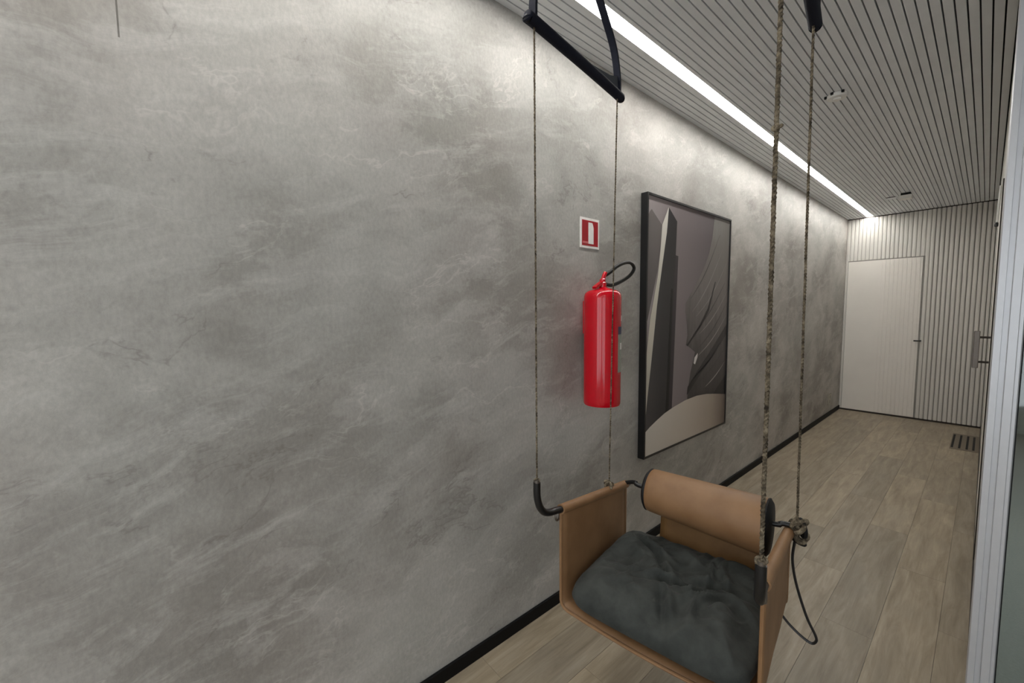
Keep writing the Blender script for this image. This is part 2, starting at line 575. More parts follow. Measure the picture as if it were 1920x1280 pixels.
for nm, ax, (p0, p1, z0, z1) in (('added_window_2', 'y', WIN_F), ('added_window_3', 'x', WIN_S)):  # both windows are unseen, added to let daylight in
    e = empty(nm, ((p0+p1)/2, Y_FRONT-0.05, z0) if ax == 'y' else (X_LOBBY+0.05, (p0+p1)/2, z0))
    tag(e, 'added unseen aluminium framed lobby window ' + ('behind the photographer' if ax == 'y' else 'on the lobby side'), 'window', kind='structure')
    for (q0, q1, y0, y1) in ((p0, p0+0.05, z0, z1), (p1-0.05, p1, z0, z1), (p0+0.05, p1-0.05, z0, z0+0.05), (p0+0.05, p1-0.05, z1-0.05, z1), ((p0+p1)/2-0.03, (p0+p1)/2+0.03, z0+0.05, z1-0.05)):
        bb = MB().box(q0, q1, Y_FRONT-0.08, Y_FRONT-0.02, y0, y1) if ax == 'y' else MB().box(X_LOBBY+0.02, X_LOBBY+0.08, q0, q1, y0, y1)
        reparent(bb.build('frame_bar', M['alu']), e)
for (lx, ly, lab) in ((2.3, -0.3, 'added square fill light panel in the lobby nearer the corridor'), (2.3, -1.9, 'added square fill light panel at the far end of the lobby'), (2.35, 3.4, 'added square fill light panel in the glazed room')):
    e = empty('added_fill_panel', (lx, ly, H))
    tag(e, lab, 'light', 'added fill light panels')
    reparent(MB().box(lx-0.3, lx+0.3, ly-0.3, ly+0.3, H-0.012, H-0.004).build('diffuser', M['lobby_fill'] if ly < 1 else M['room_fill']), e)
    fr = MB()
    for (x0, x1, y0, y1) in ((-0.32, 0.32, -0.32, -0.3), (-0.32, 0.32, 0.3, 0.32), (-0.32, -0.3, -0.3, 0.3), (0.3, 0.32, -0.3, 0.3)):
        fr.box(lx+x0, lx+x1, ly+y0, ly+y1, H-0.016, H)
    reparent(fr.build('frame', M['white_plastic']), e)

# back wall: ribbed white panelling with a flush door
wb = tag(MB().box(-0.12, X_LOBBY, Y_BACK, Y_BACK+0.1, 0, H+0.03).build('wall_back', M['backing']), 'white vertically ribbed wall at the end of the corridor', 'wall', kind='structure')
DX0, DX1, DZ = 0.030, 0.747, 2.028
RP = 0.040
def rib(x0, x1, z0, z1, dep, parent, mat, name='slat', gap=0.007):
    b = MB()
    y = Y_BACK
    w = x1-x0-gap
    prof = [(x0, y), (x0+0.002, y-dep*0.75), (x0+w*0.3, y-dep), (x0+w*0.7, y-dep), (x0+w-0.002, y-dep*0.75), (x0+w, y)]
    b.prism(prof, lambda p: (p[0], p[1], z0), lambda p: (p[0], p[1], z1))
    return b.build(name, mat, parent)
x = 0.0
while x < X_RIGHT-0.004:
    x1 = min(x+RP, X_RIGHT)
    if x1 <= 0.801:
        rib(x, x1, DZ+0.012, H-0.012, 0.012, wb, M['white_wall'], gap=0.0008 if x < 0.30 else 0.0025)
    else:
        rib(x, x1, 0.022, H-0.012, 0.018, wb, M['white_wall'], gap=0.0055)
    x += RP
rib(0.0, 0.028, 0.022, DZ+0.012, 0.012, wb, M['white_wall'], gap=0.001)
rib(0.764, 0.800, 0.022, DZ+0.012, 0.014, wb, M['white_wall'], gap=0.003)
MB().box(0, X_RIGHT, Y_BACK-0.006, Y_BACK, H-0.012, H).build('shadow_gap', M['dark'], wb)
tag(MB().box(0.0, X_RIGHT, Y_BACK-0.010, Y_BACK-0.0005, 0, 0.020).build('baseboard_back', M['dark']), 'thin dark strip under the ribbed end wall', 'skirting', kind='structure')
door = empty('door_1', ((DX0+DX1)/2, Y_BACK, 0))
tag(door, 'flush white door in the ribbed end wall', 'door', kind='structure')
reparent(MB().box(DX0, DX1, Y_BACK-0.012, Y_BACK-0.0005, 0.022, DZ).build('leaf', M['door'], bevel=0.0015), door)
x = 0.375
while x < DX1-0.03:
    y = Y_BACK-0.012
    w = RP-0.006
    prof = [(x, y), (x+0.002, y-0.003), (x+w*0.3, y-0.004), (x+w*0.7, y-0.004), (x+w-0.002, y-0.003), (x+w, y)]
    reparent(MB().prism(prof, lambda p: (p[0], p[1], 0.03), lambda p: (p[0], p[1], DZ-0.005)).build('rib', M['door']), door)
    x += RP
hd = MB().tube([(0.768, Y_BACK-0.012, 0.995), (0.768, Y_BACK-0.05, 0.995)], 0.010, 12)
hd.tube([(0.776, Y_BACK-0.05, 0.995), (0.746, Y_BACK-0.052, 0.995), (0.711, Y_BACK-0.05, 0.995)], 0.008, 10)
reparent(hd.build('handle', M['black'], smooth=True), door)['label'] = 'small black lever handle'

# right wall: thin partition with a flush door, closed by a pale aluminium end post
wr = tag(MB().box(X_RIGHT, X_RIGHT+0.045, Y_JAMB+0.05, Y_BACK, 0, H+0.03).build('wall_right', M['white_wall']), 'narrow pale partition on the right of the corridor', 'wall', kind='structure')
tag(MB().box(X_RIGHT-0.006, X_RIGHT-0.0003, Y_JAMB+0.06, Y_BACK-0.02, 0, 0.035).build('baseboard_right', M['dark']), 'dark strip at the foot of the right partition', 'skirting', kind='structure')
d2 = empty('door_2', (X_RIGHT, 3.8, 0))
tag(d2, 'flush pale door in the right partition with a bar pull handle', 'door', kind='structure')
reparent(MB().box(X_RIGHT-0.004, X_RIGHT-0.0004, 3.30, 4.40, 0.04, 2.04).build('leaf', M['door']), d2)
reparent(MB().box(X_RIGHT-0.005, X_RIGHT-0.0004, 4.405, 4.43, 0.04, 2.06).build('jamb', M['dark']), d2)
reparent(MB().box(X_RIGHT-0.005, X_RIGHT-0.0004, 3.27, 3.295, 0.04, 2.06).build('jamb', M['dark']), d2)
hb = reparent(MB().box(X_RIGHT-0.066, X_RIGHT-0.042, 3.49, 3.515, 1.065, 1.275).build('pull_handle', M['steel'], bevel=0.003), d2)
hb['label'] = 'grey steel bar pull handle'
for z in (1.10, 1.24):
    reparent(MB().tube([(X_RIGHT-0.045, 3.502, z), (X_RIGHT-0.004, 3.502, z)], 0.006, 10).build('standoff', M['dark'], smooth=True), d2)
cl = MB().tube(smooth_path([(X_RIGHT-0.007, 4.20, 2.20), (X_RIGHT-0.009, 4.20, 2.08), (X_RIGHT-0.011, 4.20, 1.965)], 4), 0.006, 8)
reparent(cl.build('closer_arm', M['white_plastic'], smooth=True), d2)
reparent(MB().lathe([(0.003, -0.02), (0.011, -0.014), (0.011, 0.0), (0.004, 0.01)], 12, (X_RIGHT-0.012, 4.20, 1.955)).build('closer_pivot', M['black'], smooth=True), d2)

# aluminium end post (window frame profile) and glass pane beside it
win = empty('window_1', (X_RIGHT+0.03, Y_JAMB, 0))
tag(win, 'glass partition with a pale aluminium end post at the right edge', 'glass partition', kind='structure')
prof = [(1.3035, Y_JAMB+0.05), (1.3035, Y_JAMB+0.008), (1.3065, Y_JAMB), (1.3215, Y_JAMB), (1.3225, Y_JAMB+0.006), (1.3345, Y_JAMB+0.006),
        (1.3365, Y_JAMB-0.002), (1.3545, Y_JAMB-0.002), (1.3565, Y_JAMB+0.002), (1.3635, Y_JAMB+0.002), (1.3665, Y_JAMB+0.012), (1.3665, Y_JAMB+0.05)]
reparent(MB().prism(prof, lambda p: (p[0], p[1], 0.0), lambda p: (p[0], p[1], H)).build('end_post', M['alu']), win)
reparent(MB().box(1.3670, 1.3695, Y_JAMB+0.014, Y_JAMB+0.036, 0.05, H-0.05).build('gasket', M['black_matt']), win)
reparent(MB().box(1.3695, X_LOBBY-0.002, Y_JAMB+0.020, Y_JAMB+0.030, 0.05, H-0.05).build('pane', M['glass']), win)
reparent(MB().box(1.3670, X_LOBBY-0.002, Y_JAMB+0.005, Y_JAMB+0.045, 0.0005, 0.05).build('bottom_rail', M['alu']), win)
reparent(MB().box(1.3670, X_LOBBY-0.002, Y_JAMB+0.005, Y_JAMB+0.045, H-0.05, H-0.0005).build('top_rail', M['alu']), win)

# ------------------------------------------------------------------ framed picture
PY0, PY1, PZ0, PZ1 = 2.058, 3.185, 0.549, 2.062
pic = empty('framed_picture', (0.0, (PY0+PY1)/2, PZ0))
tag(pic, 'large black framed abstract print on the grey wall', 'picture')
b = MB()
fw = 0.012
b.box(0.0005, 0.042, PY0, PY0+fw, PZ0, PZ1); 
reparent(b.build('frame_side', M['black']), pic)
reparent(MB().box(0.0005, 0.042, PY1-fw, PY1, PZ0, PZ1).build('frame_side', M['black']), pic)
reparent(MB().box(0.0005, 0.042, PY0+fw, PY1-fw, PZ0, PZ0+fw).build('frame_bottom', M['black']), pic)
reparent(MB().box(0.0005, 0.042, PY0+fw, PY1-fw, PZ1-fw, PZ1).build('frame_top', M['black']), pic)
AY0, AY1, AZ0, AZ1 = PY0+fw, PY1-fw, PZ0+fw, PZ1-fw
reparent(MB().box(0.002, 0.034, AY0, AY1, AZ0, AZ1).build('canvas', mat_print('print_ground', [(0.0, srgb(166, 157, 157)), (0.3, srgb(128, 118, 120)), (0.75, srgb(96, 88, 91)), (1.0, srgb(86, 80, 82))], streak=0.05, lo=AY0, hi=AY1)), pic)
def clamp01(v):
    return max(0.0, min(1.0, v))
def art(name, poly, layer, mat, sm=0):
    pts = [(clamp01(s), clamp01(t)) for s, t in poly]
    x = 0.034 + 0.0006*layer
    g = lambda xx: (lambda p: (xx, AY0+p[0]*(AY1-AY0), AZ0+p[1]*(AZ1-AZ0)))
    o = MB().prism(pts, g(x-0.0005), g(x)).build(name, mat)
    reparent(o, pic)
    return o
zr = lambda t: AZ0+t*(AZ1-AZ0)
yr = lambda s_: AY0+s_*(AY1-AY0)
art('print_leaf', [(0, 0.914), (0.02, 0.94), (0.038, 0.951), (0.14, 0.902), (0.125, 0.80), (0.104, 0.724), (0.015, 0.534), (0.0, 0.517)], 1, mat_print('print_leaf', [(0, srgb(84, 78, 79)), (1, srgb(118, 112, 110))], axis='z', lo=zr(0.5), hi=zr(0.95)))
art('print_wing', [(0.771, 0.998), (1.0, 0.998), (1.0, 0.49), (0.991, 0.13), (0.673, 0.15), (0.464, 0.17), (0.478, 0.24), (0.499, 0.294), (0.530, 0.345), (0.55, 0.381), (0.50, 0.40), (0.434, 0.418), (0.45, 0.46), (0.441, 0.506), (0.42, 0.56), (0.42, 0.598), (0.50, 0.655), (0.595, 0.722), (0.66, 0.778), (0.707, 0.828), (0.745, 0.90)], 1,
    mat_print('print_wing', [(0, srgb(50, 46, 46)), (0.3, srgb(78, 73, 71)), (0.6, srgb(112, 106, 104)), (0.85, srgb(120, 115, 112)), (1, srgb(128, 126, 122))], axis='z', lo=zr(0.12), hi=zr(1.0), streak=0.55, sscale=(1, 5.0, 0.8), rot=math.radians(-38)))
art('print_feather', [(0.436, 0.418), (0.50, 0.446), (0.60, 0.503), (0.706, 0.577), (0.80, 0.70), (0.81, 0.70), (0.726, 0.566), (0.61, 0.49), (0.453, 0.412)], 2, mat_print('print_feather', [(0, srgb(34, 31, 31)), (1, srgb(50, 46, 46))], lo=yr(0.4), hi=yr(1)))
art('print_feather', [(0.458, 0.197), (0.466, 0.232), (0.60, 0.30), (0.78, 0.385), (1.0, 0.500), (1.0, 0.45), (0.80, 0.35), (0.62, 0.272), (0.50, 0.215)], 2, bpy.data.materials['print_feather'])
def strand(s0, t0, s1, t1, w, bend, layer, mat):
    n = 8
    up_, dn = [], []
    for k in range(n+1):
        q = k/n
        c = bend*math.sin(q*math.pi)
        ww = w*math.sin(0.15+q*2.8)
        up_.append((s0+(s1-s0)*q, t0+(t1-t0)*q+c+ww))
        dn.append((s0+(s1-s0)*q, t0+(t1-t0)*q+c-ww))
    art('print_strand', up_+dn[::-1], layer, mat)
m_lt = mat_print('print_strand_pale', [(0, srgb(128, 122, 119)), (1, srgb(148, 143, 139))], lo=yr(0.4), hi=yr(1))
m_dk = mat_print('print_strand_dark', [(0, srgb(58, 53, 53)), (1, srgb(70, 65, 64))], lo=yr(0.4), hi=yr(1))
for q in ((0.50, 0.56, 0.90, 0.86, 0.004, -0.03, m_lt), (0.55, 0.54, 0.97, 0.80, 0.003, -0.03, m_lt), (0.52, 0.46, 0.95, 0.70, 0.003, -0.02, m_dk), (0.60, 0.46, 0.99, 0.66, 0.003, -0.02, m_lt),
          (0.60, 0.40, 0.98, 0.60, 0.003, -0.02, m_dk), (0.58, 0.36, 0.98, 0.54, 0.003, -0.02, m_lt), (0.52, 0.26, 0.90, 0.40, 0.003, -0.01, m_lt), (0.62, 0.24, 0.98, 0.38, 0.003, -0.01, m_dk), (0.48, 0.62, 0.85, 0.92, 0.003, -0.03, m_dk), (0.70, 0.21, 0.98, 0.31, 0.003, -0.01, m_lt)):
    strand(*q[:6], 2, q[6])
art('print_glint', [(0.533, 0.332), (0.543, 0.357), (0.583, 0.375), (0.579, 0.355), (0.551, 0.326)], 3, mat_print('print_glint', [(0, srgb(205, 200, 196)), (1, srgb(215, 210, 206))], lo=yr(0.5), hi=yr(0.6)))
art('print_shadow', [(0.999, 0.241), (0.999, 0.12), (0.80, 0.15), (0.88, 0.19)], 2, mat_print('print_shadow', [(0, srgb(38, 35, 35)), (1, srgb(26, 24, 24))], lo=yr(0.8), hi=yr(1)))
art('print_block', [(0.205, 0.978), (0.298, 0.93), (0.29, 0.795), (0.215, 0.11), (0.006, 0.06), (0.004, 0.15), (0.055, 0.376), (0.1, 0.585), (0.188, 0.876)], 3, mat_print('print_block', [(0, srgb(74, 71, 72)), (0.5, srgb(52, 50, 52)), (1, srgb(40, 38, 40))], lo=yr(0.0), hi=yr(0.3), streak=0.1))
art('print_bar', [(0.285, 0.794), (0.32, 0.792), (0.279, 0.12), (0.218, 0.12)], 2, mat_print('print_bar', [(0, srgb(44, 38, 42)), (1, srgb(54, 48, 52))], lo=yr(0.2), hi=yr(0.32)))
art('print_line', [(0.250, 0.657), (0.268, 0.657), (0.240, 0.12), (0.210, 0.12)], 4, mat_print('print_line', [(0, srgb(14, 13, 14)), (1, srgb(18, 17, 18))], lo=yr(0.2), hi=yr(0.3)))
art('print_blade', [(0.14, 0.902), (0.205, 0.978), (0.188, 0.876), (0.145, 0.74), (0.1, 0.585), (0.055, 0.376), (0.028, 0.26), (0.004, 0.15), (0.0, 0.205), (0.002, 0.38), (0.036, 0.534), (0.075, 0.63), (0.105, 0.707), (0.126, 0.80)], 5, mat_print('print_blade', [(0, srgb(178, 172, 160)), (0.6, srgb(205, 200, 186)), (1, srgb(226, 222, 214))], axis='z', lo=zr(0.15), hi=zr(0.97)))
art('print_dune', [(0, 0.095), (0.05, 0.112), (0.112, 0.128), (0.20, 0.148), (0.305, 0.163), (0.44, 0.176), (0.581, 0.180), (0.72, 0.174), (0.86, 0.160), (1.0, 0.144), (1.0, 0.0), (0, 0.0)], 6, mat_print('print_dune', [(0, srgb(205, 199, 190)), (0.45, srgb(190, 180, 168)), (0.8, srgb(158, 146, 134)), (1, srgb(92, 80, 74))], lo=yr(0.0), hi=yr(1.0), streak=0.05))

# ------------------------------------------------------------------ fire sign
sg = empty('fire_extinguisher_sign', (0.0, 1.605, 1.716))
tag(sg, 'square red and white extinguisher pictogram sign on the wall', 'sign')
SY0, SY1, SZ0, SZ1 = 1.532, 1.678, 1.716, 1.861
reparent(MB().box(0.0003, 0.004, SY0, SY1, SZ0, SZ1).build('plate', M['sign_white'], bevel=0.001), sg)
reparent(MB().box(0.004, 0.0048, SY0+0.013, SY1-0.011, SZ0+0.012, SZ1-0.012).build('red_field', M['sign_red']), sg)
sp = [(0.060, 0.022), (0.100, 0.022), (0.100, 0.100), (0.096, 0.112), (0.090, 0.124), (0.086, 0.124), (0.060, 0.124)]
reparent(MB().prism(sp, lambda p: (0.0048, SY0+p[0], SZ0+p[1]), lambda p: (0.0055, SY0+p[0], SZ0+p[1])).build('pictogram', M['sign_white']), sg)
reparent(MB().box(0.0048, 0.0054, SY0+0.018, SY0+0.060, SZ0+0.022, SZ0+0.032).build('pictogram_base', M['sign_pink']), sg)

# ------------------------------------------------------------------ fire extinguisher
EX, EY, EZ0, EZ1 = 0.118, 1.557, 0.967, 1.490
ER = 0.086
ext = empty('fire_extinguisher', (EX, EY, EZ0))
tag(ext, 'red cylinder fire extinguisher with black hose loop hung on the wall', 'extinguisher')
prof = [(ER*0.80, EZ0), (ER*0.96, EZ0+0.003), (ER, EZ0+0.012), (ER, EZ0+0.03)] + [(ER, EZ0+0.03+0.05*k) for k in range(1, 9)] + [(ER, EZ1-0.022), (ER*0.985, EZ1-0.008), (ER*0.93, EZ1+0.004), (ER*0.78, EZ1+0.014), (ER*0.5, EZ1+0.022), (0.024, EZ1+0.027), (0.020, EZ1+0.030)]
reparent(MB().lathe(prof, 48, (EX, EY, 0)).build('body', M['red'], smooth=True), ext)
vb = MB().lathe([(0.018, EZ1+0.026), (0.018, EZ1+0.05), (0.014, EZ1+0.054), (0.014, EZ1+0.066), (0.010, EZ1+0.070)], 20, (EX, EY, 0))
reparent(vb.build('valve', M['red'], smooth=True), ext)
lv = MB()
lv.prism([(EY-0.060, EZ1+0.020), (EY-0.004, EZ1+0.045), (EY+0.004, EZ1+0.058), (EY-0.008, EZ1+0.060), (EY-0.066, EZ1+0.030)], lambda p: (EX-0.011, *p), lambda p: (EX+0.011, *p))
reparent(lv.build('carry_handle', M['red'], bevel=0.002), ext)
l2 = MB().tube(smooth_path([(EX, EY+0.002, EZ1+0.052), (EX, EY+0.006, EZ1+0.075), (EX, EY+0.022, EZ1+0.098)], 4), 0.010, 12)
reparent(l2.build('squeeze_lever', M['red'], smooth=True), ext)
hs = [(EX, 1.5765, 1.5755), (EX+0.012, 1.6035, 1.5935), (EX+0.02, 1.6445, 1.6215), (EX+0.022, 1.7005, 1.6405), (EX+0.02, 1.7545, 1.6435), (EX+0.012, 1.7955, 1.6205), (EX+0.006, 1.7735, 1.5875), (EX, 1.7195, 1.5585), (EX, 1.6335, 1.5325), (EX, 1.5765, 1.5355)]
reparent(MB().tube(smooth_path(hs, 6), 0.0085, 12).build('hose', M['hose'], smooth=True), ext)
def patch(z0, z1, a0, a1, dr, mat, name):
    b = MB()
    n = 14
    r = ER+dr
    for k in range(n+1):
        a = math.radians(a0+(a1-a0)*k/n)
        for rr in (ER-0.0005, r):
            for z in (z0, z1):
                b.v.append((EX+rr*math.cos(a), EY+rr*math.sin(a), z))
    for k in range(n):
        i = 4*k
        b.f += [(i+2, i+6, i+7, i+3), (i, i+1, i+5, i+4), (i+1, i+3, i+7, i+5), (i, i+4, i+6, i+2)]
    b.f += [(0, 2, 3, 1), (4*n, 4*n+1, 4*n+3, 4*n+2)]
    return reparent(b.build(name, mat, smooth=True), ext)
patch(1.128, 1.303, 2, 75, 0.0008, M['label_grey'], 'label')['label'] = 'grey printed label'
patch(1.303, 1.338, 2, 75, 0.0008, M['label_navy'], 'label')['label'] = 'navy band of the label'
patch(1.233, 1.263, 14, 38, 0.0014, M['sign_white'], 'label_mark')
patch(1.363, 1.388, 26, 44, 0.0010, M['sign_white'], 'label_mark')
reparent(MB().box(0.0005, 0.034, EY+0.0, EY+0.04, 1.30, 1.46).build('wall_bracket', M['red'], bevel=0.002), ext)

# ------------------------------------------------------------------ small fixtures
def sensor(name, label, cx, cy, r, h):
    e = empty(name, (cx, cy, H))
    tag(e, label, 'sensor')
    reparent(MB().lathe([(r*0.55, H-h), (r*0.92, H-h*0.92), (r, H-h*0.6), (r, H-h*0.12), (r*0.96, H-0.0005)], 32, (cx, cy, 0)).build('base', M['white_plastic'], smooth=True), e)
    reparent(MB().lathe([(r*0.30, H-h*1.45), (r*0.42, H-h*1.35), (r*0.45, H-h*0.95)], 24, (cx, cy, 0)).build('sensor_head', M['white_plastic'], smooth=True), e)
    for k in range(3):
        a = math.radians(200+55*k)
        x, y = cx+(r+0.004)*math.cos(a), cy+(r+0.004)*math.sin(a)
        reparent(MB().box(x-0.006, x+0.006, y-0.006, y+0.006, H-0.012, H-0.0005).build('clip', M['black_matt']), e)
sensor('ceiling_sensor', 'white round ceiling sensor on the nearer slats', 0.682, 2.922, 0.047, 0.022)
ds = empty('ceiling_spotlight', (0.676, 5.955, H))
tag(ds, 'small white ceiling fitting near the end wall, beside a flush plate', 'light fitting')
reparent(MB().box(0.639, 0.713, 5.92, 5.99, H-0.024, H-0.0005).build('mount', M['black_matt']), ds)
reparent(MB().box(0.626, 0.726, 5.905, 6.005, H-0.062, H-0.024).build('lamp_body', M['white_plastic'], bevel=0.004), ds)
ap = empty('access_plate', (0.552, 6.09, H))
tag(ap, 'small flush white plate in the far ceiling slats', 'ceiling plate')
reparent(MB().box(0.507, 0.592, 6.04, 6.14, H-0.006, H-0.0005).build('plate', M['slat'], bevel=0.001), ap)
reparent(MB().box(0.512, 0.587, 6.032, 6.038, H-0.005, H-0.0005).build('slot', M['black_matt']), ap)

so = empty('wall_socket', (0.0, 6.56, 0.15))
tag(so, 'small pale wall socket low on the grey wall near the far corner', 'socket')
reparent(MB().box(0.0004, 0.009, 6.50, 6.625, 0.150, 0.290).build('plate', simple('socket_plate', srgb(170, 165, 150), 0.5), bevel=0.002), so)
for zc in (0.190, 0.252):
    reparent(MB().lathe([(0.020, 0.009), (0.020, 0.0105), (0.016, 0.0108)], 20, (0, 6.562, zc), 'x').build('outlet', M['backing'], smooth=True), so)

fv = empty('slat_reflection', (1.21, 6.27, 0))  # reflection of the slats on the floor, built as a striped plate
tag(fv, 'dark stripes imitating slats reflected in the floor, far right corner', 'painted reflection')
reparent(MB().box(1.112, 1.304, 5.90, 6.64, 0.0004, 0.002).build('plate', simple('reflection_plate', srgb(112, 101, 86), 0.5)), fv)
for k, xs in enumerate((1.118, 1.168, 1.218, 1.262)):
    reparent(MB().box(xs, xs+0.016, 5.96, 6.58, 0.002, 0.0030).build('slot', M['black_matt']), fv)  # dark stripes of the painted slat reflection

# ------------------------------------------------------------------ hanging chair
CX, CY, CZ = 0.662, 1.159, -0.021
YAW = 0.156
chair = empty('hanging_chair', (CX, CY, CZ))
chair.rotation_euler = (0, 0, YAW)
tag(chair, 'tan leather hanging chair suspended by four ropes from the ceiling', 'hanging chair')
# everything below is in the chair's own axes: u to its right, v to its back, z up from the floor

def z_top(v, side):
    return 0.772 - 0.165*(v+0.15)
def sling_pt(s, v):
    """s in 0..1 across the sling: left arm, seat, right arm"""
    hw, zb, rad = 0.290, 0.432, 0.028
    zt = z_top(v, 0)
    zb = zb - 0.012*(v+0.15)
    la = zt-zb-rad
    arc = rad*math.pi/2
    fl = 2*(hw-rad)
    tot = 2*la+2*arc+fl
    q = s*tot
    if q < la:
        return (-hw, v, zt-q)
    q -= la
    if q < arc:
        a = q/rad
        return (-hw+rad*(1-math.cos(a)), v, zb+rad*(1-math.sin(a)))
    q -= arc
    if q < fl:
        x = -hw+rad+q
        return (x, v, zb-0.012*math.cos(x/(hw-rad)*math.pi/2))
    q -= fl
    if q < arc:
        a = q/rad
        return (hw-rad*(1-math.sin(a)), v, zb+rad*(1-math.cos(a)))
    q -= arc
    return (hw, v, min(zt, zb+rad+q))
NS, NV = 60, 12
VF, VR = -0.150, 0.345
sl = MB()
for i in range(NS+1):
    for j in range(NV+1):
        v = VF+(VR-VF)*j/NV
        sl.v.append(sling_pt(i/NS, v))
for i in range(NS):
    for j in range(NV):
        a = i*(NV+1)+j
        sl.f.append((a, a+1, a+NV+2, a+NV+1))
sling = sl.build('sling_seat', M['leather'], chair, smooth=True)
so_ = sling.modifiers.new('thickness', 'SOLIDIFY')
so_.thickness = 0.006
so_.offset = 0
for vv in (VF, VR):
    path = [sling_pt(k/80, vv) for k in range(81)]
    MB().tube(path, 0.0052, 8).build('edge_binding', M['leather'], sling, smooth=True)
for sd in (-1, 1):
    MB().tube([(sd*0.290, v, z_top(v, 0)+0.004) for v in (VF-0.001, 0.0, 0.15, VR+0.001)], 0.0165, 14).build('hem_sleeve', M['leather'], sling, smooth=True)
    # black arm bar: turned up at the front where the rope ties on
    dz = 0.016 if sd > 0 else 0.0
    bp = [(sd*0.300, -0.268, 0.905-dz), (sd*0.300, -0.267, 0.862-dz), (sd*0.298, -0.258, 0.826-dz), (sd*0.296, -0.238, 0.801-dz*0.6), (sd*0.293, -0.212, 0.789), (sd*0.291, -0.175, 0.782), (sd*0.290, -0.13, z_top(-0.13, 0)+0.004), (sd*0.290, 0.1, z_top(0.1, 0)+0.004), (sd*0.290, 0.372, z_top(0.372, 0)+0.004)]
    bar = MB().tube(smooth_path(bp, 6), 0.0115, 14).build('arm_bar', M['black'], chair, smooth=True)
    MB().tube([(sd*0.300, -0.268, 0.903-dz), (sd*0.300, -0.268, 0.914-dz)], 0.0095, 12).build('bar_cap', M['steel'], bar, smooth=True)
    MB().torus((sd*0.296, VF-0.010, z_top(VF, 0)-0.014), 0.017, 0.0035, Vector((1, 0.2, 0)), 18, 6).build('fixing_ring', M['steel'], bar, smooth=True)

# back roll on a black rod with the leather back panel hanging from it
BV, BZ, BR0 = 0.320, 0.714, 0.082
rod = MB().tube(smooth_path([(-0.292, 0.335, 0.702), (-0.24, 0.327, 0.722), (-0.19, BV, BZ), (0.22, BV, BZ), (0.27, 0.325, 0.722), (0.305, 0.330, 0.722)], 5), 0.0085, 10).build('back_rod', M['black'], chair, smooth=True)
U0, U1 = -0.172, 0.232
def rad_at(u):
    return 0.082 + 0.014*(u-U0)/(U1-U0)
def drop(o):
    for vt in o.data.vertices:
        vt.co.z -= 0.016*(vt.co.x-U0)/(U1-U0)
    return o
roll = drop(MB().lathe([(rad_at(u)*k, u) for u, k in ((U0, 0.93), (U0+0.006, 0.99), (U0+0.02, 1), (-0.05, 1), (0.03, 1), (0.12, 1), (U1-0.02, 1), (U1-0.004, 0.99), (U1, 0.95))], 40, (0, BV, BZ), 'x').build('back_roll', M['leather'], chair, smooth=True))
for (u, s_) in ((U0, -1), (U1, 1)):
    br = rad_at(u)
    drop(MB().lathe(sorted([(br*0.98, u-s_*0.004), (br*1.0, u+s_*0.002), (br*0.86, u+s_*0.011), (br*0.2, u+s_*0.014)], key=lambda q: q[1]), 36, (0, BV, BZ), 'x').build('end_cap', M['black_matt'], roll, smooth=True))['label'] = 'black end cap'
bp_ = MB()
for i in range(13):
    u = -0.145+0.36*i/12
    for j in range(9):
        t = j/8
        z = BZ-0.045-(BZ-0.045-0.435)*t
        bp_.v.append((u, BV+0.052+0.02*math.sin(t*math.pi)*0.6-0.03*t, z))
for i in range(12):
    for j in range(8):
        a = i*9+j
        bp_.f.append((a, a+1, a+10, a+9))
pan = bp_.build('back_panel', M['leather_back'], chair, smooth=True)
m_ = pan.modifiers.new('thickness', 'SOLIDIFY')
m_.thickness = 0.006

